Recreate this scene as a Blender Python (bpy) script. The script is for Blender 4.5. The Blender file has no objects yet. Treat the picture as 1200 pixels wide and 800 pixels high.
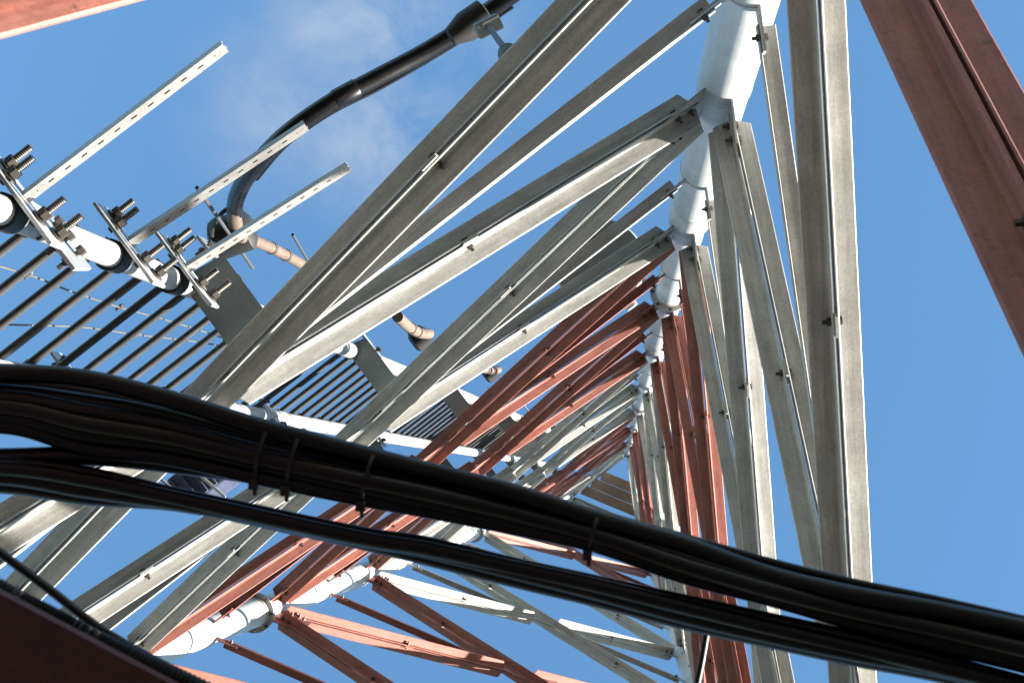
import bpy, bmesh, math, random
import numpy as np
from mathutils import Vector, Matrix
random.seed(7)
S = bpy.context.scene
COL = S.collection

# ------------------------------------------------------------------ camera
H = 3.2                       # height of one tower panel in metres
EYE = Vector((0.0, 0.0, 1.95))  # photographer stands inside the tower's legs, looking up
FPX, CX, CY = 2100.0, 600.0, 400.0
ZEN = (767.164, 504.068)      # where "straight up" falls in a 1200 x 800 frame
up = np.array([(ZEN[0] - CX) / FPX, -(ZEN[1] - CY) / FPX, -1.0]); up /= np.linalg.norm(up)
ex = np.array([1.0, 0, 0]) - up[0] * up; ex /= np.linalg.norm(ex)
ey = np.cross(up, ex)
cam = bpy.data.objects.new('camera', bpy.data.cameras.new('camera'))
COL.objects.link(cam)
R3 = Matrix([list(ex), list(ey), list(up)])
M = R3.to_4x4(); M.translation = EYE
cam.matrix_world = M
cam.data.sensor_width = 36.0
cam.data.lens = FPX / 1200.0 * 36.0
cam.data.clip_start = 0.05
cam.data.clip_end = 5000
cam.data.dof.use_dof = True
cam.data.dof.focus_distance = 6.6
cam.data.dof.aperture_fstop = 14.0
S.camera = cam

# ------------------------------------------------------------------ world + sun
SUN_AZ, SUN_EL = math.radians(18.0), math.radians(8.0)   # azimuth counter-clockwise from +X
wd = bpy.data.worlds.new('World'); S.world = wd; wd.use_nodes = True
nt = wd.node_tree; nt.nodes.clear()
def wn(t, **k):
    n = nt.nodes.new(t)
    for a, b in k.items(): setattr(n, a, b)
    return n
sky = wn('ShaderNodeTexSky', sky_type='NISHITA', sun_disc=False, sun_elevation=SUN_EL,
         sun_rotation=math.pi / 2 - SUN_AZ, altitude=100.0, air_density=1.5, dust_density=0.0, ozone_density=4.1)
bg = wn('ShaderNodeBackground'); bg.inputs[1].default_value = 0.126
out = wn('ShaderNodeOutputWorld')
tc = wn('ShaderNodeTexCoord')
nz = wn('ShaderNodeTexNoise'); nz.inputs['Scale'].default_value = 17.0; nz.inputs['Detail'].default_value = 7.0
nz.inputs['Roughness'].default_value = 0.62; nz.inputs['Distortion'].default_value = 0.35
nt.links.new(tc.outputs['Generated'], nz.inputs['Vector'])
rmp = wn('ShaderNodeValToRGB')
rmp.color_ramp.elements[0].position = 0.34; rmp.color_ramp.elements[0].color = (0, 0, 0, 1)
rmp.color_ramp.elements[1].position = 0.74; rmp.color_ramp.elements[1].color = (1, 1, 1, 1)
nt.links.new(nz.outputs['Fac'], rmp.inputs['Fac'])
def direction(x, y):
    c = np.array([(x - CX) / FPX, -(y - CY) / FPX, -1.0])
    return Vector((c @ ex, c @ ey, c @ up))
# thin cloud puffs scattered over the whole sky
puffs = [(direction(435, 30).normalized(), 0.085, .8), (direction(450, 150).normalized(), 0.075, .85), (direction(320, 130).normalized(), 0.075, .5), (direction(560, 60).normalized(), 0.06, .35),
         (Vector((-.5, .35, .8)).normalized(), .22, .6), (Vector((.6, .5, .62)).normalized(), .25, .7),
         (Vector((.1, -.7, .7)).normalized(), .25, .6), (Vector((-.7, -.5, .5)).normalized(), .3, .7),
         (Vector((.9, -.3, .3)).normalized(), .3, .7), (Vector((-.2, .9, .4)).normalized(), .3, .7)]
acc = None
for d, r, a in puffs:
    vm = wn('ShaderNodeVectorMath', operation='DISTANCE'); vm.inputs[1].default_value = d
    nt.links.new(tc.outputs['Generated'], vm.inputs[0])
    mr = wn('ShaderNodeMapRange', interpolation_type='SMOOTHSTEP')
    mr.inputs[1].default_value = 0.0; mr.inputs[2].default_value = r
    mr.inputs[3].default_value = a; mr.inputs[4].default_value = 0.0
    nt.links.new(vm.outputs['Value'], mr.inputs[0])
    if acc is None: acc = mr.outputs[0]
    else:
        mx = wn('ShaderNodeMath', operation='MAXIMUM')
        nt.links.new(acc, mx.inputs[0]); nt.links.new(mr.outputs[0], mx.inputs[1]); acc = mx.outputs[0]
mul = wn('ShaderNodeMath', operation='MULTIPLY')
nt.links.new(acc, mul.inputs[0]); nt.links.new(rmp.outputs[0], mul.inputs[1])
mixc = wn('ShaderNodeMixRGB'); mixc.inputs[2].default_value = (1.0, 1.12, 1.3, 1)
nt.links.new(mul.outputs[0], mixc.inputs[0]); nt.links.new(sky.outputs[0], mixc.inputs[1])
nt.links.new(mixc.outputs[0], bg.inputs[0]); nt.links.new(bg.outputs[0], out.inputs[0])

sl = bpy.data.lights.new('sun', 'SUN'); sl.energy = 5.0; sl.angle = math.radians(0.53); sl.color = (1.0, 0.93, 0.82)
so = bpy.data.objects.new('sun', sl); COL.objects.link(so)
sdir = Vector((math.cos(SUN_EL) * math.cos(SUN_AZ), math.cos(SUN_EL) * math.sin(SUN_AZ), math.sin(SUN_EL)))
so.rotation_euler = sdir.to_track_quat('Z', 'Y').to_euler(); so.location = (0, 0, 60)

vs = S.view_settings
vs.view_transform = 'Standard'; vs.look = 'None'; vs.gamma = 1.0; vs.exposure = 2.3
vs.use_curve_mapping = False
S.cycles.max_bounces = 8

# ------------------------------------------------------------------ materials
def mat(name, base, rough=.55, metal=0.0, var=.25, streak=(1.2, 16, 16), spots=0.0, spotcol=(.12, .06, .03), bump=.12, dirt=None, dirtamt=.0, spec=.4, thr=.64):
    m = bpy.data.materials.new(name); m.use_nodes = True
    t = m.node_tree; b = t.nodes['Principled BSDF']
    b.inputs['Roughness'].default_value = rough; b.inputs['Metallic'].default_value = metal
    b.inputs['Specular IOR Level'].default_value = spec
    def N(ty, **k):
        n = t.nodes.new(ty)
        for a, c in k.items(): setattr(n, a, c)
        return n
    L = t.links.new
    co = N('ShaderNodeTexCoord'); oi = N('ShaderNodeObjectInfo')
    off = N('ShaderNodeVectorMath', operation='SCALE'); off.inputs[0].default_value = (37.0, 17.0, 23.0)
    L(oi.outputs['Random'], off.inputs['Scale'])
    ad = N('ShaderNodeVectorMath', operation='ADD'); L(co.outputs['Object'], ad.inputs[0]); L(off.outputs[0], ad.inputs[1])
    mp = N('ShaderNodeMapping'); mp.inputs['Scale'].default_value = streak; L(ad.outputs[0], mp.inputs['Vector'])
    n1 = N('ShaderNodeTexNoise'); n1.inputs['Scale'].default_value = 3.0; n1.inputs['Detail'].default_value = 9; n1.inputs['Roughness'].default_value = .68
    L(mp.outputs[0], n1.inputs['Vector'])
    n2 = N('ShaderNodeTexNoise'); n2.inputs['Scale'].default_value = 7.0; n2.inputs['Detail'].default_value = 8; n2.inputs['Roughness'].default_value = .7
    L(ad.outputs[0], n2.inputs['Vector'])
    n3 = N('ShaderNodeTexNoise'); n3.inputs['Scale'].default_value = 90.0; n3.inputs['Detail'].default_value = 5; L(ad.outputs[0], n3.inputs['Vector'])
    mixn = N('ShaderNodeMath', operation='ADD'); L(n1.outputs['Fac'], mixn.inputs[0]); L(n2.outputs['Fac'], mixn.inputs[1])
    r = N('ShaderNodeMapRange'); r.inputs[1].default_value = .72; r.inputs[2].default_value = 1.28
    r.inputs[3].default_value = 1 - var; r.inputs[4].default_value = 1 + var * .45; L(mixn.outputs[0], r.inputs[0])
    r3 = N('ShaderNodeMapRange'); r3.inputs[1].default_value = .3; r3.inputs[2].default_value = .7
    r3.inputs[3].default_value = 1 - var * .45; r3.inputs[4].default_value = 1 + var * .25; L(n3.outputs['Fac'], r3.inputs[0])
    pr = N('ShaderNodeMath', operation='MULTIPLY'); L(r.outputs[0], pr.inputs[0]); L(r3.outputs[0], pr.inputs[1])
    sc = N('ShaderNodeVectorMath', operation='SCALE'); sc.inputs[0].default_value = base; 
    ov = N('ShaderNodeMapRange'); ov.inputs[3].default_value = .80; ov.inputs[4].default_value = 1.10; L(oi.outputs['Random'], ov.inputs[0])
    pr2 = N('ShaderNodeMath', operation='MULTIPLY'); L(pr.outputs[0], pr2.inputs[0]); L(ov.outputs[0], pr2.inputs[1]); L(pr2.outputs[0], sc.inputs['Scale'])
    col = sc.outputs[0]
    if dirt:
        n5 = N('ShaderNodeTexNoise'); n5.inputs['Scale'].default_value = 2.6; n5.inputs['Detail'].default_value = 9; n5.inputs['Roughness'].default_value = .72; L(mp.outputs[0], n5.inputs['Vector'])
        q = N('ShaderNodeMapRange'); q.inputs[1].default_value = .42; q.inputs[2].default_value = .68; q.inputs[3].default_value = 0; q.inputs[4].default_value = dirtamt; L(n5.outputs['Fac'], q.inputs[0])
        mx = N('ShaderNodeMixRGB'); mx.inputs[2].default_value = (*dirt, 1); L(q.outputs[0], mx.inputs[0]); L(col, mx.inputs[1]); col = mx.outputs[0]
    if spots:
        n4 = N('ShaderNodeTexNoise'); n4.inputs['Scale'].default_value = 16.0; n4.inputs['Detail'].default_value = 9; n4.inputs['Roughness'].default_value = .75; L(ad.outputs[0], n4.inputs['Vector'])
        q = N('ShaderNodeMapRange'); q.inputs[1].default_value = thr; q.inputs[2].default_value = thr + .08; q.inputs[3].default_value = 0; q.inputs[4].default_value = spots; L(n4.outputs['Fac'], q.inputs[0])
        mx = N('ShaderNodeMixRGB'); mx.inputs[2].default_value = (*spotcol, 1); L(q.outputs[0], mx.inputs[0]); L(col, mx.inputs[1]); col = mx.outputs[0]
    L(col, b.inputs['Base Color'])
    if bump:
        bp = N('ShaderNodeBump'); bp.inputs['Strength'].default_value = bump; bp.inputs['Distance'].default_value = .004
        L(mixn.outputs[0], bp.inputs['Height']); L(bp.outputs[0], b.inputs['Normal'])
    return m
WHITE = mat('weathered_white_paint', (.475, .475, .46), .5, 0, .36, (.9, 15, 15), .55, (.16, .11, .075), .12, (.25, .235, .205), .55)
LEGW = mat('white_leg_paint', (.52, .53, .53), .45, 0, .2, (5, 5, .8), .7, (.26, .2, .15), .08, (.36, .35, .33), .5)
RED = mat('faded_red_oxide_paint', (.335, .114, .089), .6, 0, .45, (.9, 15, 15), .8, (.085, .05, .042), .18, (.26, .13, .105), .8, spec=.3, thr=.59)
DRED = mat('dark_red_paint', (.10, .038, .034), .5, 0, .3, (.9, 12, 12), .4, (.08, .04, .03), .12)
STEEL = mat('galvanised_steel', (.5, .51, .52), .42, .55, .2, (4, 12, 12), 0, bump=.06)
DSTEEL = mat('dark_weathered_steel', (.062, .062, .066), .5, .2, .3, (3, 20, 20), .3, (.14, .07, .04))
BOLT = mat('weathered_bolt', (.10, .092, .085), .5, .5, .35, (9, 9, 9), .4, (.16, .07, .03))
GREYP = mat('grey_painted_plate', (.17, .205, .21), .5, .1, .2, (5, 9, 9), .2, bump=.06)
GALV = mat('bright_galvanised', (.38, .38, .38), .5, .1, .3, (3, 12, 12), 0, bump=.04)
PIPEW = mat('white_pipe', (.35, .36, .36), .42, 0, .2, (4, 4, 1), .4, (.45, .36, .27), .05)
BLACK = mat('black_cable_jacket', (.0065, .0065, .008), .36, 0, .6, (2, 22, 22), .6, (.032, .030, .028), .16, spec=.30)
RUBBER = mat('black_rubber', (.015, .015, .016), .6, 0, .3, (6, 6, 6), 0, bump=.1)
BROWN = mat('tan_plastic_tube', (.15, .11, .085), .5, 0, .3, (5, 5, 2), .4, (.12, .07, .05), .08)
WOOD = mat('brown_boards', (.30, .225, .18), .7, 0, .35, (2, 14, 14), .4, (.1, .06, .04), .2)
WIRE = mat('pale_wire', (.12, .12, .115), .5, .3, .2, (5, 5, 5), 0, bump=0)
GROUND = mat('gravel_ground', (.048, .043, .036), .95, 0, .35, (.6, .6, .6), .4, (.03, .027, .02), .4)

# ------------------------------------------------------------------ helpers
def link(name, me, m, parent=None, mw=None):
    o = bpy.data.objects.new(name, me); COL.objects.link(o)
    if m is not None and len(me.materials) == 0: me.materials.append(m)
    if parent is not None: o.parent = parent
    if mw is not None:
        pm = Matrix()
        p = parent
        chain = []
        while p is not None: chain.append(p.matrix_basis.copy()); p = p.parent
        for c in reversed(chain): pm = pm @ c
        o.matrix_basis = pm.inverted() @ mw
    return o
def tag(o, label, cat, group=None):
    o['label'] = label; o['category'] = cat
    if group: o['group'] = group
    return o
def empty(name, loc, label, cat, group=None):
    o = bpy.data.objects.new(name, None); COL.objects.link(o); o.location = loc; o.empty_display_size = .2
    o.matrix_basis = Matrix.Translation(loc)
    return tag(o, label, cat, group)
def basis(x, y, z, loc):
    m = Matrix((x, y, z)).transposed().to_4x4(); m.translation = loc
    return m
def mesh_from(bm, name, smooth=False):
    bmesh.ops.recalc_face_normals(bm, faces=bm.faces)
    me = bpy.data.meshes.new(name); bm.to_mesh(me); bm.free()
    if smooth:
        for p in me.polygons: p.use_smooth = True
        me.set_sharp_from_angle(angle=math.radians(38))
    return me
def extrude_poly(pts, a, b, axis=0):
    """closed 2-D outline (u,v) swept from a to b along the given local axis"""
    bm = bmesh.new()
    def P(s, u, v): return (s, u, v) if axis == 0 else ((u, s, v) if axis == 1 else (u, v, s))
    A = [bm.verts.new(P(a, u, v)) for u, v in pts]; B = [bm.verts.new(P(b, u, v)) for u, v in pts]
    n = len(pts)
    for i in range(n): bm.faces.new((A[i], A[(i + 1) % n], B[(i + 1) % n], B[i]))
    bm.faces.new(A[::-1]); bm.faces.new(B)
    return bm
def add_box(bm, c, s, rot=None, bev=0.0):
    r = bmesh.ops.create_cube(bm, size=1.0)
    for v in r['verts']: v.co = Vector((v.co.x * s[0], v.co.y * s[1], v.co.z * s[2]))
    if bev: 
        es = list({e for v in r['verts'] for e in v.link_edges})
        rr = bmesh.ops.bevel(bm, geom=es, offset=bev, segments=2, affect='EDGES', profile=.5)
        vs_ = list({v for f in rr['faces'] for v in f.verts}) 
        allv = set(vs_)
        for f in rr['faces']:
            for e in f.edges:
                for g in e.link_faces: allv.update(g.verts)
        vv = allv
    else: vv = r['verts']
    for v in vv:
        if rot is not None: v.co = rot @ v.co
        v.co += Vector(c)
def add_cyl(bm, p, q, r, n=12, r2=None):
    p, q = Vector(p), Vector(q); d = q - p
    z = d.normalized(); x = z.orthogonal().normalized(); y = z.cross(x)
    r2 = r if r2 is None else r2
    A = [bm.verts.new(p + (x * math.cos(k * 2 * math.pi / n) + y * math.sin(k * 2 * math.pi / n)) * r) for k in range(n)]
    B = [bm.verts.new(q + (x * math.cos(k * 2 * math.pi / n) + y * math.sin(k * 2 * math.pi / n)) * r2) for k in range(n)]
    for k in range(n): bm.faces.new((A[k], A[(k + 1) % n], B[(k + 1) % n], B[k]))
    bm.faces.new(A[::-1]); bm.faces.new(B)
def add_lathe(bm, prof, p, d, n=16):
    """profile [(s,r)] turned about the axis through p in direction d"""
    z = Vector(d).normalized(); x = z.orthogonal().normalized(); y = z.cross(x); p = Vector(p)
    rows = [[bm.verts.new(p + z * s + (x * math.cos(k * 2 * math.pi / n) + y * math.sin(k * 2 * math.pi / n)) * r) for k in range(n)] for s, r in prof]
    for a, b in zip(rows, rows[1:]):
        for k in range(n): bm.faces.new((a[k], a[(k + 1) % n], b[(k + 1) % n], b[k]))
    bm.faces.new(rows[0][::-1]); bm.faces.new(rows[-1])
def add_tube(bm, pts, r, n=10):
    pts = [Vector(p) for p in pts]
    ref = None; rows = []
    for i, p in enumerate(pts):
        d = (pts[min(i + 1, len(pts) - 1)] - pts[max(i - 1, 0)]).normalized()
        if ref is None: ref = d.orthogonal().normalized()
        ref = (ref - d * ref.dot(d)).normalized(); y = d.cross(ref)
        rr = r(i / (len(pts) - 1)) if callable(r) else r
        rows.append([bm.verts.new(p + (ref * math.cos(k * 2 * math.pi / n) + y * math.sin(k * 2 * math.pi / n)) * rr) for k in range(n)])
    for a, b in zip(rows, rows[1:]):
        for k in range(n): bm.faces.new((a[k], a[(k + 1) % n], b[(k + 1) % n], b[k]))
    bm.faces.new(rows[0][::-1]); bm.faces.new(rows[-1])
def spline(pts, per=8):
    pts = [Vector(p) for p in pts]
    P = [pts[0] * 2 - pts[1]] + pts + [pts[-1] * 2 - pts[-2]]
    o = []
    for i in range(1, len(P) - 2):
        for k in range(per):
            t = k / per; a, b, c, d = P[i - 1], P[i], P[i + 1], P[i + 2]
            o.append(.5 * ((2 * b) + (c - a) * t + (2 * a - 5 * b + 4 * c - d) * t * t + (3 * b - a - 3 * c + d) * t ** 3))
    o.append(pts[-1]); return o
def at(x, y, z):
    """point of the horizontal plane z panels above the eye that is seen in direction (x, y)"""
    d = direction(x, y); return EYE + d * (z * H / d.z)

# ------------------------------------------------------------------ ground
bm = bmesh.new(); bmesh.ops.create_grid(bm, x_segments=2, y_segments=2, size=1500)
g = link('ground', mesh_from(bm, 'ground'), GROUND); g['kind'] = 'structure'

# ------------------------------------------------------------------ tower layout
A0 = -1.17863390; AX = (-.250552975, .357880875)
ZL = [1.565, 2.565, 3.555, 4.548, 5.546, 6.545, 7.546, 8.548, 9.551, 10.554]
RL = [1.00660, .918628, .836740, .753610, .667627, .583553, .501403, .419711, .337615, .255318]
LEGS = {'A': 0, 'B': 1, 'C': 2}
def level(i):
    j = max(0, min(int(math.floor(i)), 8)); w = i - j
    return ZL[j] * (1 - w) + ZL[j + 1] * w, RL[j] * (1 - w) + RL[j + 1] * w
def legp(L, i):
    z, r = level(i); a = A0 - LEGS[L] * 2 * math.pi / 3
    return Vector((AX[0] + r * math.cos(a), AX[1] + r * math.sin(a), z)) * H + Vector((0, 0, EYE.z))
AXIS = Vector((AX[0] * H, AX[1] * H, 0))
tower = empty('lattice_tower', AXIS, 'tall lattice tower with white pipe legs and red and white cross bracing', 'tower')
BASE = -2.17
PANELS = [(BASE, 0, RED, .112, .011)] + [(i, i + 1, (WHITE, WHITE, RED, RED, WHITE, WHITE, RED, RED, WHITE)[i], (.083, .082, .076, .075, .07, .065, .062, .06, .055)[i], .0075) for i in range(9)]
def leg_r(i): return (.126, .122, .116, .11, .104, .095, .09, .085, .08, .075)[max(0, min(9, int(math.floor(i))))]

hexb = bmesh.new()                      # one bolt: head, shank, nut, along local Z
add_lathe(hexb, [(-1.7, .5), (-1.0, .5), (-1.0, 1), (-.5, 1), (-.5, .5), (.5, .5), (.5, 1), (1.0, 1)], (0, 0, 0), (0, 0, 1), 6)
BOLTME = mesh_from(hexb, 'bolt'); BOLTME.materials.append(BOLT)
def bolt(parent, loc, axis, r, half, mw_extra=None):
    z = axis.normalized(); x = z.orthogonal().normalized(); y = z.cross(x)
    m = basis(x * r, y * r, z * half, loc)
    return link('bolt', BOLTME, None, parent, m)

def L_section(b, t, su, sv):
    c = b * .66
    pts = [(0, 0), (b, 0), (b, t * .55), (b - t * .45, t), (t * 1.9, t), (t * 1.25, t * 1.25), (t, t * 1.9), (t, c - t * .45), (t * .55, c), (0, c)]
    return [(u * su, v * sv) for u, v in pts]
def angle_bar(name, P, Q, N, w, b, t, off_u, off_v, side, m, parent, clip=0.0, bw=None):
    """equal angle from P to Q: flange along side*N at the top, web hanging along w"""
    X = (Q - P).normalized(); Y = N - X * N.dot(X); Y.normalize(); Z = X.cross(Y)
    sv = 1 if Z.dot(w) > 0 else -1
    pts = [(u + off_u * side, v + off_v * sv) for u, v in L_section(b, t, side, sv)]
    bm = extrude_poly(pts, 0, (Q - P).length)
    if clip:                       # clipped end corners of the flange
        for v in bm.verts:
            if abs(v.co.y - side * off_u) > b * .9:
                v.co.x += clip if v.co.x < 1e-6 else -clip
    return link(name, mesh_from(bm, name), m, parent, basis(X, Y, Z, P))
def plate(name, outline, thick, O, X, Y, m, parent):
    Z = X.cross(Y)
    bm = extrude_poly(outline, -thick / 2, thick / 2, axis=2)
    return link(name, mesh_from(bm, name), m, parent, basis(X, Y, Z, O))

def lat(a, b):
    return (b - a)
GAP = .010
FACES = [('A', 'B'), ('B', 'C'), ('A', 'C')]
def face_frame(L, K, i, j):
    a0, a1, b0, b1 = legp(L, i), legp(L, j), legp(K, i), legp(K, j)
    s = (b0 - a0).normalized(); N = s.cross((a1 - a0).normalized()).normalized()
    c = AXIS + Vector((0, 0, a0.z))
    if N.dot((a0 + b0) / 2 - c) < 0: N = -N
    V = N.cross(s);  V = V if V.z > 0 else -V
    return a0, a1, b0, b1, s, N, V.normalized()
def spacer(P, X, w, N, b, m, gap):
    O = P + w * (b * .08)
    hl = .04
    o = [(-hl, -b * .33), (hl, -b * .33), (hl, b * .55), (-hl, b * .55)]
    sp = plate('spacer_plate', o, gap, O, X, w, m, tower)
    bolt(sp, P + w * (b * .10), N, .016, .024)

xnode = {}
for (i, j, m, b, t) in PANELS:
    for (L, K) in FACES:
        a0, a1, b0, b1, s, N, V = face_frame(L, K, i, j)
        wa, wb = (b0 - a0).length, (b1 - a1).length
        tx = wa / (wa + wb)
        X = a0 + (b1 - a0) * tx
        xnode[(L + K, i)] = X
        near = j <= 5
        gap = GAP if j <= 5 else .010
        # which diagonal runs through at the crossing
        through = ('L', 'K')[1 if (L, K) == ('B', 'C') else 0]
        for who, (p, q, sgn) in (('L', (a0, b1, 1)), ('K', (b0, a1, -1))):
            d = (q - p).normalized()
            w = N.cross(d);  w = w if w.z < 0 else -w
            ch0 = (leg_r(i) + .045) / abs(d.dot(s)); ch1 = (leg_r(j) + .045) / abs(d.dot(s))
            p2, q2 = p + d * ch0, q - d * ch1
            segs = [(p2, q2)]
            if who != through:
                cut = .17 if j <= 5 else .11
                segs = [(p2, X - d * cut), (X + d * cut, q2)]
            for (u0, u1) in segs:
                for side in (1, -1):
                    angle_bar('angle_bar', u0, u1, N, w, b, t, gap / 2, -b * .22, side, m, tower, clip=b * .35)
            if j <= 6:
                for (c0, c1) in ((p2, X), (X, q2)):
                    spacer((c0 + c1) / 2, d, w, N, b, m, gap)
            if i <= 4:
                for e_, dd2 in ((p2, d), (q2, -d)):
                    for t_ in (.05, .13):
                        bolt(tower, e_ + dd2 * t_ + w * (b * .14), N, .015, .026)
        # crossing gusset
        k = (b / .078) * (1.25 if i < 0 else 1)
        o = [(-.26 * k, -.05 * k), (-.2 * k, -.13 * k), (.2 * k, -.13 * k), (.26 * k, -.05 * k), (.26 * k, .05 * k), (.2 * k, .13 * k), (-.2 * k, .13 * k), (-.26 * k, .05 * k)]
        gp = plate('gusset_plate', o, gap - .001, X, s, V, m, tower)
        if near:
            for u, v in ((-.19, -.06), (.19, -.06), (-.19, .06), (.19, .06)):
                bolt(gp, X + s * u * k + V * (v * k), N, .015, .024)
        # struts from both legs to the crossing, one angle each
        zz = X.z
        fr = (zz - a0.z) / (a1.z - a0.z)
        for (c0, c1) in ((a0, a1), (b0, b1)):
            P = c0 + (c1 - c0) * fr
            d = (X - P).normalized(); r = leg_r(i)
            bs, ts = b * .92, t * .9
            angle_bar('strut', P + d * (r + .06), X - d * .2, N, Vector((0, 0, -1)), bs, ts, -ts - gap / 2 - .001, -.035, 1, m, tower)
            sp = plate('strut_plate', [(r * .75, -.06), (r + .17, -.05), (r + .17, .022), (r * .75, .026)], gap, P, d, V, m, tower)
            if near: bolt(sp, P + d * (r + .11) - V * .01, N, .015, .022)
        # node gussets at the lower end of the panel (and the very top)
        for (e, lev, other) in ((a0, i, 1), (b0, i, -1)) + (((a1, j, 1), (b1, j, -1)) if j == 9 else ()):
            r = leg_r(lev); k = 1.0 if lev < 4 else .8
            if i < 0: k = 1.5
            o = [(r * .7, .27 * k), (r + .07 * k, .27 * k), (r + .27 * k, .19 * k), (r + .27 * k, -.19 * k), (r + .07 * k, -.27 * k), (r * .7, -.27 * k)]
            gm = RED if lev in (BASE, 0, 3, 4, 7, 8) else WHITE
            if lev == 0: gm = WHITE
            gp = plate('gusset_plate', o, gap - .001, e, s * other, V, gm, tower)
            if 0 < lev <= 4:
                for u, v in ((.10, .13), (.2, .17), (.10, -.05), (.2, -.10)):
                    bolt(gp, e + s * other * (r + u * k) + V * (v * k), N, .015, .024)

# pipe legs with bolted flange joints just under every node
for L in 'ABC':
    for i in range(-2, 9):
        p, q = legp(L, i if i > -2 else BASE), legp(L, i + 1); d = (q - p).normalized(); r = leg_r(i)
        ln = (q - p).length
        f = legp(L, i + .985) - p; fl = f.length
        r2 = leg_r(i + 1) if i >= -1 else r
        bm = bmesh.new()
        add_lathe(bm, [(-.02 * ln, r), (fl - .012, r), (fl, r * .97)], p, d, 28)
        link('leg', mesh_from(bm, 'leg', True), LEGW, tower, Matrix.Identity(4))
        bm = bmesh.new()
        h, R = .022, r * 1.40
        if i in (2, 5):          # bolted ring joint
            add_lathe(bm, [(-.052, r * 1.005), (-.05, r * 1.06), (-h, r * 1.08), (-h, R), (h, R), (h, r * 1.08), (.05, r * 1.06), (.052, r * 1.005)], p + d * (fl - .2), d, 24)
        elif i in (1, 3):         # welded sleeve under the node
            add_lathe(bm, [(-.52, r * 1.005), (-.50, r * 1.11), (-.05, r * 1.11), (-.01, r * 1.08), (.015, r * .95)], p + d * fl, d, 28)
        else:
            add_lathe(bm, [(-.012, r * 1.0), (-.01, r * 1.02), (.01, r * 1.02), (.012, r * 1.0)], p + d * (fl - .03), d, 24)
        fg = link('leg_joint', mesh_from(bm, 'leg_joint', True), LEGW, tower, Matrix.Identity(4))
        if i == 2:
            x = d.orthogonal().normalized(); y = d.cross(x)
            for k in range(8):
                a = k * math.pi / 4
                bolt(fg, p + d * (fl - .2) + (x * math.cos(a) + y * math.sin(a)) * (r * 1.24), d, .014, .036)
        # weld ring where the struts meet the leg
        if i >= 0:
            c = p + (q - p) * .52
            bm = bmesh.new(); add_lathe(bm, [(-.012, r * 1.0), (-.01, r * 1.03), (.01, r * 1.03), (.012, r * 1.0)], c, d, 24)
            link('weld_ring', mesh_from(bm, 'weld_ring', True), LEGW, tower, Matrix.Identity(4))

# horizontal frame and board deck at the tower top
for (L, K) in FACES:
    p, q = legp(L, 9), legp(K, 9); d = (q - p).normalized(); N = Vector((d.y, -d.x, 0))
    if N.dot((p + q) / 2 - AXIS - Vector((0, 0, p.z))) < 0: N = -N
    angle_bar('top_strut', p + d * .08, q - d * .08, N, Vector((0, 0, -1)), .15, .010, -.05, .0, 1, WHITE, tower)
pB, pC, pA = legp('B', 9), legp('C', 9), legp('A', 9)
d = (pC - pB).normalized(); inn = Vector((-d.y, d.x, 0))
if inn.dot(pA - pB) < 0: inn = -inn
for k in range(3):
    o0 = .13 + k * .19
    f0, f1 = o0 / (1.23), (o0 + .2) / 1.23
    half = (pC - pB).length
    s0, s1 = half * (f0 * .5) + .1, half * (1 - f0 * .5) - .02
    bm = bmesh.new()
    add_box(bm, ((s0 + s1) / 2, o0 + .1, 0), (max(.2, s1 - s0) - .02 * k, .183, .045))
    link('board', mesh_from(bm, 'board'), WOOD, tower, basis(d, inn, d.cross(inn), pB + Vector((0, 0, .06 + .004 * k))))

# red channel carried between two faces of the base just over the camera
zc = .60
c0, c1 = at(-10, 690, zc), at(260, 832, zc)
d = (c1 - c0).normalized(); n = Vector((-d.y, d.x, 0))
if n.dot(at(0, 800, zc) - c0) < 0: n = -n
P, Q = c0 - d * 1.6, c1 + d * 2.2
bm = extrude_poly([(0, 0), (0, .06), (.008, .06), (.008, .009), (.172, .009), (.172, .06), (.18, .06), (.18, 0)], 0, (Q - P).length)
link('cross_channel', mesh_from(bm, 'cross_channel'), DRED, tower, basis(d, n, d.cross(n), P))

# ------------------------------------------------------------------ rung ladder outside face A-B
a0, a1, b0, b1, sAB, NAB, VAB = face_frame('A', 'B', 0, 5)
def onface(s, v, dd):      # s panels from leg A towards leg B, v panels up the face from the eye, dd outwards
    base = a0 - EYE
    return EYE + base - VAB * base.dot(VAB) + sAB * (s * H) + VAB * (v * H) + NAB * (dd * H)
LD = .12; S1, S2 = .787, .974
lad = empty('cable_ladder', onface((S1 + S2) / 2, -.4, LD), 'long ladder of dark rungs between two white pipes outside the left tower face', 'ladder')
for s_ in (S1, S2):
    p, q = onface(s_, -.38, LD), onface(s_, 8.6, LD)
    bm = bmesh.new(); add_lathe(bm, [(0, .043), ((q - p).length, .043)], (0, 0, 0), (0, 0, 1), 20)
    X = VAB.orthogonal().normalized()
    link('side_pipe', mesh_from(bm, 'side_pipe', True), PIPEW, lad, basis(X, VAB.cross(X), VAB, p))
    k = 0
    for i in range(0, 8):               # pipe couplings
        c = onface(s_, 1.14 + i * 1.0, LD)
        bm = bmesh.new(); add_lathe(bm, [(-.09, .0435), (-.085, .049), (.085, .049), (.09, .0435)], c, VAB, 20)
        link('coupling', mesh_from(bm, 'coupling', True), PIPEW if i % 2 else STEEL, lad, Matrix.Identity(4))
rung = bmesh.new(); rl = (S2 - S1) * H
add_lathe(rung, [(-.02, .0155), (rl + .05, .0155)], (0, 0, 0), (1, 0, 0), 10)
RUNG = mesh_from(rung, 'rung', True); RUNG.materials.append(DSTEEL)
ringb = bmesh.new(); add_lathe(ringb, [(-.014, .044), (-.012, .0475), (.012, .0475), (.014, .044)], (0, 0, 0), (0, 0, 1), 18)
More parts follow.
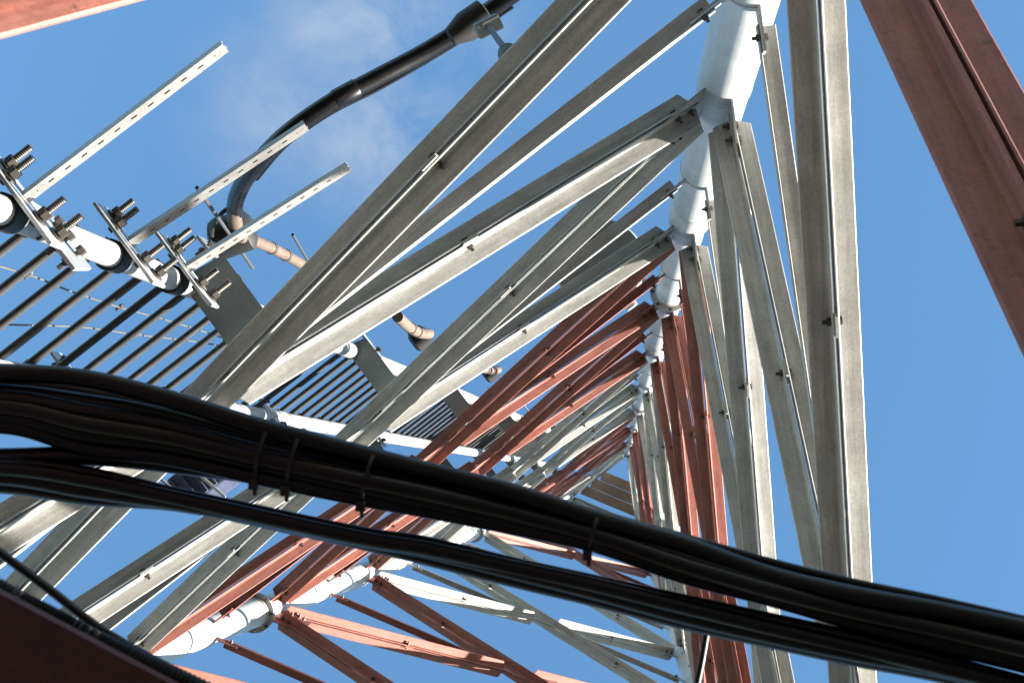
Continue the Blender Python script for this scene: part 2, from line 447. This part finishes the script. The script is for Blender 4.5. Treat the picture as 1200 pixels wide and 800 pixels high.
add_box(ringb, (.06, 0, 0), (.03, .03, .03))
RING = mesh_from(ringb, 'ring_clamp', True); RING.materials.append(STEEL)
k0 = -22
for k in range(k0, 78):
    v = 1.785 + .0873 * k
    p = onface(S1, v, LD + .016)
    link('rung', RUNG, None, lad, basis(sAB, VAB.cross(sAB), VAB, p))
    if k % 2 == 0 and v > .9 and v < 8.4:
        link('ring_clamp', RING, None, lad, basis(NAB, VAB.cross(NAB), VAB, onface(S2, v + .01, LD)))
for i in range(-0, 8):                  # plate brackets back to the tower struts
    X = xnode[('AB', i)]; v = (X - EYE).dot(VAB) / H
    for s_, wd_ in ((S1 - .026 + (.012 if i else 0), .19 if i == 0 else .13), (S2 + .01, .09)):
        p, q = onface(s_, v - .018, LD + .012), onface(s_, v - .018, .004)
        angle_bar('bracket', p, q, -sAB, Vector((0, 0, 1)), wd_, .009, -wd_ / 2, 0, 1, GREYP, lad, clip=.03)
        bm = bmesh.new(); c = onface(s_ - .018, v, LD)
        add_box(bm, (0, 0, 0), (.26, .012, .11), bev=.003)
        cp = link('clamp_plate', mesh_from(bm, 'clamp_plate'), STEEL, lad, basis(NAB, sAB, NAB.cross(sAB), c))
        if i < 4:
            for u, w_ in ((-.08, .03), (.08, .03), (-.08, -.03), (.08, -.03)):
                bolt(cp, c + NAB * u + VAB * w_, -sAB, .013, .03)

# ------------------------------------------------------------------ slotted stand-off bars clamped on the ladder pipe
def slotted_bar(length):
    bm = bmesh.new(); w, t = .028, .0028; n = int(length / .055)
    # web with real slots: two strips and the bridges between slots
    for y in (-w / 2 + .006, w / 2 - .006): add_box(bm, (length / 2, y, -t / 2), (length, .012, t))
    st = length / n
    for k in range(n + 1):
        x = min(max(k * st, .016), length - .016); add_box(bm, (x, 0, -t / 2), (.039, w - .0235, t))
    for y in (-1, 1): add_box(bm, (length / 2, y * (w / 2 - t / 2 + .0002), .017), (length, t, .034))
    for y in (-1, 1): add_box(bm, (length / 2, y * (w / 2 - .006), .0345), (length, .008, t))
    return mesh_from(bm, 'slotted_bar')
SB = slotted_bar(.70); SB.materials.append(GALV)
desc = ['slotted steel bar with bolted clamp, longest-looking of three on the white pipe',
        'slotted steel bar with bolted clamp, middle one, crossing the black hose bend',
        'slotted steel bar with bolted clamp, last of three, beside the grey bracket plate']
ROLL = math.radians(38)
def pipe_clamp_group(v, label, extra, yaw):
    c = onface(S1, v, LD)
    st = empty('standoff_bar', c, label, 'bracket', 'slotted stand-off bars on the ladder pipe')
    A = -sAB                                    # away from the rungs
    pl = c + A * .06
    bm = bmesh.new(); add_box(bm, (0, 0, 0), (.34, .13, .012), bev=.003)
    link('clamp_plate', mesh_from(bm, 'clamp_plate'), STEEL, st, basis(NAB, VAB, NAB.cross(VAB), pl))
    bm = bmesh.new(); add_lathe(bm, [(-.055, .0445), (-.05, .054), (.035, .054), (.04, .0445)], c - A * .004 + NAB * .003, VAB, 20)
    link('saddle', mesh_from(bm, 'saddle', True), RUBBER, st, Matrix.Identity(4))
    for u in (-.125, -.075, .075, .125):
        w_ = .035 if abs(u) > .1 else -.02
        q = pl + NAB * u + VAB * w_
        bm = bmesh.new()
        add_lathe(bm, [(-.02 + .0032 * z_, .0118 if z_ % 2 else .0104) for z_ in range(int(39 - 3 * random.random()))], q, A, 10)
        add_cyl(bm, q + A * .018, q + A * .040, .021, 6); add_cyl(bm, q + A * .0065, q + A * .012, .027, 12)
        link('threaded_stud', mesh_from(bm, 'threaded_stud', True), BOLT, st, Matrix.Identity(4))
    Z = VAB.cross(NAB)
    # web of the channel faces the eye (down), open side up
    ax_ = (A * math.cos(yaw) - NAB * math.sin(yaw)).normalized(); up_ = (VAB - ax_ * VAB.dot(ax_)).normalized()
    rt = Matrix.Rotation(ROLL, 3, ax_); zu = rt @ up_
    link('slotted_bar', SB, None, st, basis(ax_, zu.cross(ax_), zu, pl + A * .008))
    if extra:
        o = pl + VAB * .17 - NAB * .09
        plate('corner_plate', [(-.13, -.09), (.05, -.11), (.13, -.02), (.11, .10), (-.10, .10)], .012, o + A * -.02, NAB, VAB, STEEL, st)
        for k in range(3):
            bolt(st, o - A * .02 + NAB * (-.06 + .055 * k) + VAB * .03, A, .016, .035)
    return st
for v, l, e, yw in zip((1.50, 1.79, 2.0), desc, (True, False, False), (1.0, 4.5, 6.0)): pipe_clamp_group(v, l, e, math.radians(yw))

# ------------------------------------------------------------------ feeder hose, boots and elbows
def tube_thing(name, pts, r, m, label, cat, group=None, per=8, n=12, parent=None):
    sp = spline(pts, per); o = Vector(sp[0])
    bm = bmesh.new(); add_tube(bm, [p - o for p in sp], r, n)
    ob = link(name, mesh_from(bm, name, True), m, parent, Matrix.Translation(o))
    if parent is None: tag(ob, label, cat, group)
    return ob
def face_at(x, y, dd):
    d = direction(x, y); o = a0 + NAB * (dd * H)
    return EYE + d * ((o - EYE).dot(NAB) / d.dot(NAB))
hose_px = [(640, -30), (600, -6), (560, 22), (500, 60), (440, 92), (385, 122), (330, 162), (292, 204), (277, 232), (275, 250)]
hose = tube_thing('feeder_hose', [face_at(x, y, (.16 + .06 * k / 9)) for k, (x, y) in enumerate(hose_px)], .035, BLACK,
                  'thick black hose curving from the upper edge down to a black boot behind slotted bars', 'hose')
c = face_at(266, 277, .22); dn = sAB * -.35 + NAB * .5 - VAB * .2
bm = bmesh.new()
add_lathe(bm, [(-.12, .06), (-.10, .088), (.03, .094), (.06, .08), (.075, .045)], c, (NAB * .35 + sAB * .9), 18)
boot = link('end_boot', mesh_from(bm, 'end_boot', True), RUBBER, hose, Matrix.Identity(4))
c2 = face_at(553, 27, .165)
dd_ = (face_at(500, 60, .17) - face_at(600, -6, .165)).normalized()
bm = bmesh.new(); add_lathe(bm, [(-.07, .036), (-.06, .062), (.03, .060), (.10, .036)], c2, dd_, 18)
link('sleeve', mesh_from(bm, 'sleeve', True), RUBBER, hose, Matrix.Identity(4))
bm = bmesh.new(); add_tube(bm, spline([face_at(x, y, .217) for x, y in ((278, 226), (274, 248), (277, 268))], 6), .031, 12)
link('tan_neck', mesh_from(bm, 'tan_neck', True), BROWN, hose, Matrix.Identity(4))
bm = bmesh.new(); add_tube(bm, spline([face_at(x, y + 9, .165 + .05 * k / 6) for k, (x, y) in enumerate(((600, -2), (560, 25), (500, 62), (440, 96), (385, 124), (335, 160), (300, 200)))], 8), .013, 8)
link('side_cable', mesh_from(bm, 'side_cable', True), BLACK, hose, Matrix.Identity(4))
hsp = spline([face_at(x, y, (.16 + .06 * k / 9)) for k, (x, y) in enumerate(hose_px)], 8)
for q_ in (37,):
    bm = bmesh.new(); add_lathe(bm, [(-.05, .035), (-.045, .038), (.045, .038), (.05, .035)], hsp[q_], (hsp[q_ + 1] - hsp[q_ - 1]), 14)
    link('tape_wrap', mesh_from(bm, 'tape_wrap', True), BLACK, hose, Matrix.Identity(4))
sp = [face_at(x, y, .225) for x, y in ((274, 240), (258, 252), (248, 272), (256, 290))]
bm = bmesh.new(); add_tube(bm, spline(sp, 6), .010, 8)
link('jumper_wire', mesh_from(bm, 'jumper_wire', True), RUBBER, hose, Matrix.Identity(4))
def elbow(pxs, dd, r, label):
    ob = tube_thing('tan_elbow_tube', [face_at(x, y, dd) for x, y in pxs], r, BROWN, label, 'tube', 'tan elbow tubes along the ladder')
    pts = [face_at(x, y, dd) for x, y in pxs]
    for f in (.45, .62):
        sp_ = spline(pts, 8); p = sp_[int(f * (len(sp_) - 1))]; d_ = (sp_[int(f * (len(sp_) - 1)) + 1] - p).normalized()
        bm = bmesh.new(); add_lathe(bm, [(-.02, r), (-.018, r * 1.12), (.018, r * 1.12), (.02, r)], p, d_, 14)
        link('band', mesh_from(bm, 'band', True), BOLT, ob, Matrix.Identity(4))
    return ob
elbow([(280, 277), (300, 283), (325, 294), (352, 309), (380, 330)], .20, .026, 'tan elbow tube running from the black hose boot to the near brace')
e2 = elbow([(466, 371), (478, 382), (492, 390), (503, 391)], .16, .034, 'tan elbow tube with black end boot, between the second and third braces')
bm = bmesh.new(); add_lathe(bm, [(-.07, .05), (-.05, .08), (.04, .08), (.06, .05)], face_at(492, 397, .17), sAB, 16)
link('end_boot', mesh_from(bm, 'end_boot', True), RUBBER, e2, Matrix.Identity(4))
e3 = elbow([(556, 426), (566, 432), (578, 434), (584, 433)], .16, .034, 'small tan elbow tube with a black end boot, furthest up the ladder')
bm = bmesh.new(); add_lathe(bm, [(-.07, .05), (-.05, .08), (.04, .08), (.06, .05)], face_at(574, 437, .17), sAB, 16)
link('end_boot', mesh_from(bm, 'end_boot', True), RUBBER, e3, Matrix.Identity(4))
# thin rods crossing behind the hose end
def rod(name, p, q, r, m, label, cat, group=None):
    bm = bmesh.new(); add_cyl(bm, (0, 0, 0), q - p, r, 8)
    return tag(link(name, mesh_from(bm, name, True), m, None, Matrix.Translation(p)), label, cat, group)
rod('thin_rod', face_at(231, 220, .21), face_at(296, 314, .21), .008, DSTEEL, 'thin dark rod crossing behind the black hose boot', 'rod', 'thin dark rods near the hose')
rod('thin_rod', face_at(343, 275, .21), face_at(372, 325, .21), .007, DSTEEL, 'thin dark rod beside the near brace, right of the tan tube', 'rod', 'thin dark rods near the hose')
# stand-off insulator holding the hose to the near brace
a_, b_ = legp('A', 0), legp('B', 1)
q = face_at(598, 66, .028); p = face_at(573, 32, .13)
ins = empty('standoff_insulator', q, 'grey ribbed stand-off insulator and clamp holding the black hose to the near brace', 'insulator')
dv = (p - q).normalized(); ln = (p - q).length
bm = bmesh.new(); add_lathe(bm, [(-.02, .018), (0, .03), (.02, .036), (.035, .03), (.05, .037), (.065, .03), (.08, .034), (.09, .012), (ln, .010)], q, dv, 16)
link('insulator_body', mesh_from(bm, 'insulator_body', True), DSTEEL, ins, Matrix.Identity(4))
bm = bmesh.new(); hd = (face_at(620, -18, .16) - face_at(560, 22, .16)).normalized()
zz = hd.cross(dv).normalized()
add_box(bm, (0, 0, 0), (.10, .045, .06), bev=.008)
add_box(bm, (.02, -.045, 0), (.04, .06, .04), bev=.006)
link('hose_clamp', mesh_from(bm, 'hose_clamp'), GREYP, ins, basis(hd, -dv, -zz, p + dv * .03))

# ------------------------------------------------------------------ coax bundles crossing overhead inside the tower
XS = (-150, 0, 100, 200, 300, 425, 500, 600, 700, 800, 900, 1000, 1100, 1250)
T1 = (424, 425, 431, 455, 487, 522, 542, 567, 597, 625, 660, 685, 705, 737)
B1 = (520, 510, 536, 547, 567, 592, 606, 627, 650, 685, 710, 737, 762, 800)
T2 = (530, 532, 545, 570, 592, 617, 627, 650, 672, 695, 718, 740, 765, 803)
B2 = (577, 577, 592, 600, 617, 645, 662, 686, 710, 737, 760, 782, 800, 835)
ZB = .74
bund = [
 ('topmost black coax of the upper bundle, parted from the others at the left', 'upper', T1, B1, 0.0, .0125, .0),
 ('second black coax of the upper bundle, under the topmost', 'upper', T1, B1, .34, .0105, .020),
 ('third black coax of the upper bundle, counted from its upper edge', 'upper', T1, B1, .50, .0110, .002),
 ('fourth black coax of the upper bundle, nearest the viewer', 'upper', T1, B1, .64, .0115, -.008),
 ('fifth black coax of the upper bundle, counted from its upper edge', 'upper', T1, B1, .80, .0110, .004),
 ('lowest black coax of the upper bundle, along its lower edge', 'upper', T1, B1, 1.0, .0110, .008),
 ('black coax at the back of the upper bundle, behind the second', 'upper', T1, B1, .22, .0120, .045),
 ('black coax at the back of the upper bundle, behind the third', 'upper', T1, B1, .46, .0130, .045),
 ('black coax at the back of the upper bundle, behind the fifth', 'upper', T1, B1, .72, .0130, .042),
 ('black coax at the back of the upper bundle, behind the lowest', 'upper', T1, B1, .92, .0130, .040),
 ('top black coax of the lower bundle', 'lower', T2, B2, 0.0, .0100, .016),
 ('second black coax of the lower bundle, nearest the viewer', 'lower', T2, B2, .34, .0105, .000),
 ('third black coax of the lower bundle, above the lowest', 'lower', T2, B2, .68, .0105, .006),
 ('lowest black coax of the lower bundle', 'lower', T2, B2, 1.0, .0100, .016),
 ('black coax at the back of the lower bundle, hidden mostly by the others', 'lower', T2, B2, .5, .0130, .038),
 ('black coax leaving the lower bundle at the left to join the upper one', 'upper', (527, 524, 521, 530, 544, 567, 580, 600, 624, 655, 682, 710, 735, 774), B1, 0.0, .0130, .03),
 ('thin black cable lying on top of the upper bundle at the right', 'upper', T1, B1, None, .006, .02),
]
for n_, (lab, which, tt, bb, f, r, dz) in enumerate(bund):
    rp = r * FPX / (ZB * H)
    pts = []
    for k, (x, t_, b_) in enumerate(zip(XS, tt, bb)):
        if f is None: y = t_ + (16 if x < 650 else (4 if x < 900 else -1))
        else: y = t_ + rp + f * max(0, b_ - t_ - 2 * rp)
        y += 1.8 * math.sin(x * .009 + n_ * 2.1)
        pts.append(at(x, y, ZB + (dz + .003 * math.sin(x * .017 + n_)) / H))
    l0 = (pts[0] - pts[1]).normalized(); l1 = (pts[-1] - pts[-2]).normalized()
    pts = [pts[0] + l0 * 9 + Vector((0, 0, -3.0)), pts[0] + l0 * 4 + Vector((0, 0, -.25)), pts[0] + l0 * 1.2] + pts + [pts[-1] + l1 * 1.2, pts[-1] + l1 * 4 + Vector((0, 0, -.25)), pts[-1] + l1 * 9 + Vector((0, 0, -3.0))]
    tube_thing('coax_cable', pts, r, BLACK, lab, 'cable', 'black coax cables of the %s bundle' % which, per=9, n=14)
def tie(x, y, rx, ry, label):
    o = at(x, y, ZB); d = (at(x + 40, y + 11, ZB) - o).normalized(); n = Vector((-d.y, d.x, 0)); zt = Vector((0, 0, 1))
    bm = bmesh.new(); k = 20; rows = []
    for s_, f in ((-.0025, 1), (.0025, 1), (.0025, .96), (-.0025, .96)):
        rows.append([bm.verts.new(d * s_ + n * (math.cos(a * 2 * math.pi / k) * rx * f) + zt * (math.sin(a * 2 * math.pi / k) * ry * f + .012)) for a in range(k)])
    for a, b2 in zip(rows, rows[1:] + rows[:1]):
        for q_ in range(k): bm.faces.new((a[q_], a[(q_ + 1) % k], b2[(q_ + 1) % k], b2[q_]))
    t_ = link('cable_tie', mesh_from(bm, 'cable_tie', True), RUBBER, None, Matrix.Translation(o))
    tag(t_, label, 'cable tie', 'cable ties on the coax bundles')
    bm = bmesh.new()
    sg = 1 if n.dot(at(x, y + 50, ZB) - o) > 0 else -1
    add_box(bm, n * (sg * (rx + .004)), (.012, .014, .012)); add_box(bm, n * (sg * (rx + .012)) + d * .004, (.005, .012, .004))
    link('tie_head', mesh_from(bm, 'tie_head'), RUBBER, t_, Matrix.Translation(o))
for x, y, lab in ((308, 529, 'black cable tie on the upper bundle, left one of a close pair'), (345, 541, 'black cable tie on the upper bundle, right one of a close pair'),
                  (432, 559, 'black cable tie round the upper bundle above the red braces'), (696, 624, 'black cable tie round the upper bundle at its narrowest'),
                  ):
    i_ = max(k for k in range(len(XS)) if XS[k] <= x); f_ = (x - XS[i_]) / (XS[i_ + 1] - XS[i_])
    hw = ((B1[i_] - T1[i_]) * (1 - f_) + (B1[i_ + 1] - T1[i_ + 1]) * f_) / 2 * (ZB * H / FPX) * .96
    tie(x, T1[i_] * (1 - f_) + T1[i_ + 1] * f_ + hw / (ZB * H / FPX), hw, .034, lab)
# two thin cables lying along the red channel
tube_thing('thin_cable', [at(x, y, .63) for x, y in ((-120, 560), (-10, 640), (60, 692), (120, 738), (200, 783), (300, 830), (420, 880))], .0055, BLACK,
           'thin black cable sagging above the dark red channel at lower left', 'cable', 'thin cables along the red channel')
pts = spline([at(x, y, .61) for x, y in ((-150, 590), (-10, 684), (60, 722), (110, 748), (200, 790), (320, 845))], 14)
pr_ = []
for k in range(len(pts) * 3 - 2):
    i_, f_ = divmod(k, 3)
    pr_.append(pts[i_] if f_ == 0 else pts[i_].lerp(pts[min(i_ + 1, len(pts) - 1)], f_ / 3))
bm = bmesh.new(); add_tube(bm, [p - pr_[0] for p in pr_], lambda t_: .010 + .002 * ((int(t_ * (len(pr_) - 1)) % 2) * 2 - 1), 10)
tag(link('corrugated_conduit', mesh_from(bm, 'corrugated_conduit', True), RUBBER, None, Matrix.Translation(pr_[0])),
    'dark corrugated conduit running along the edge of the red channel at lower left', 'conduit', None)
# hanging black wire at the lower right
tube_thing('hanging_wire', [at(x, y, .80) for x, y in ((829, 735), (826, 752), (822, 775), (817, 800), (812, 830))], .005, BLACK,
           'short black wire hanging from the lower bundle in front of the red braces', 'wire')
# pale wires far outside the ladder
for lab, px in (('thin beaded pale wire, lower of the two seen through the ladder rungs', ((-60, 376), (0, 380), (93, 383), (160, 392), (253, 404), (340, 424))),
                ('thin pale wire, upper of the two, slanting down behind the ladder rungs', ((-60, 296), (33, 322), (85, 342), (140, 360), (195, 375), (265, 397), (330, 420)))):
    w_ = tube_thing('pale_wire', [face_at(x, y, .5) for x, y in px], .006, WIRE, lab, 'wire', 'pale wires behind the ladder')
    for x, y in px[1:-1:2]:
        bm = bmesh.new(); add_lathe(bm, [(-.03, .005), (-.02, .014), (.02, .014), (.03, .005)], face_at(x, y, .5), sAB, 8)
        link('bead', mesh_from(bm, 'bead', True), WIRE, w_, Matrix.Identity(4))

# drum-shaped antenna cover outside the face, behind the third brace
DRUM = mat('grey_green_radome', (.34, .41, .41), .6, 0, .25, (4, 4, 4), .2, bump=.05)
c = face_at(704, 312, .13)
ra = empty('antenna_drum', c, 'grey-green drum-shaped antenna cover behind the third brace near the upright leg', 'antenna')
bm = bmesh.new(); add_lathe(bm, [(-.20, .30), (-.19, .335), (-.17, .345), (.17, .345), (.19, .335), (.20, .30)], c, VAB, 36)
link('drum_cover', mesh_from(bm, 'drum_cover', True), DRUM, ra, Matrix.Identity(4))
bm = bmesh.new(); add_cyl(bm, c - NAB * .33, c - NAB * .40, .05, 12)
link('mount_stub', mesh_from(bm, 'mount_stub', True), STEEL, ra, Matrix.Identity(4))
# blue ribbed panel antenna low on the left, seen through the gap between the cable bundles
BLUE = mat('blue_grey_panel', (.055, .065, .12), .55, 0, .5, (6, 6, 6), .5, (.03, .035, .07), .2)
c = face_at(236, 556, .20)
pa = empty('panel_antenna', c, 'blue-grey ribbed panel seen through the gap between the two cable bundles', 'antenna')
bm = bmesh.new(); add_box(bm, (0, 0, 0), (.44, .24, .5), bev=.02)
fr = basis(sAB, NAB, sAB.cross(NAB), c + VAB * .27)
link('panel_body', mesh_from(bm, 'panel_body'), BLUE, pa, fr)
for k in range(6):
    bm = bmesh.new(); add_box(bm, (0, 0, 0), (.026, .22, .03), bev=.006)
    link('rib', mesh_from(bm, 'rib'), BLUE, pa, basis(sAB, NAB, sAB.cross(NAB), c + VAB * .008 + sAB * (-.19 + .076 * k)))
for k in range(2):
    bm = bmesh.new(); q0 = c - VAB * .05 + sAB * (-.05 + .19 * k) - NAB * .22; add_cyl(bm, q0, q0 + NAB * .44 + sAB * .10, .011, 8)
    link('stay', mesh_from(bm, 'stay', True), STEEL, pa, Matrix.Identity(4))
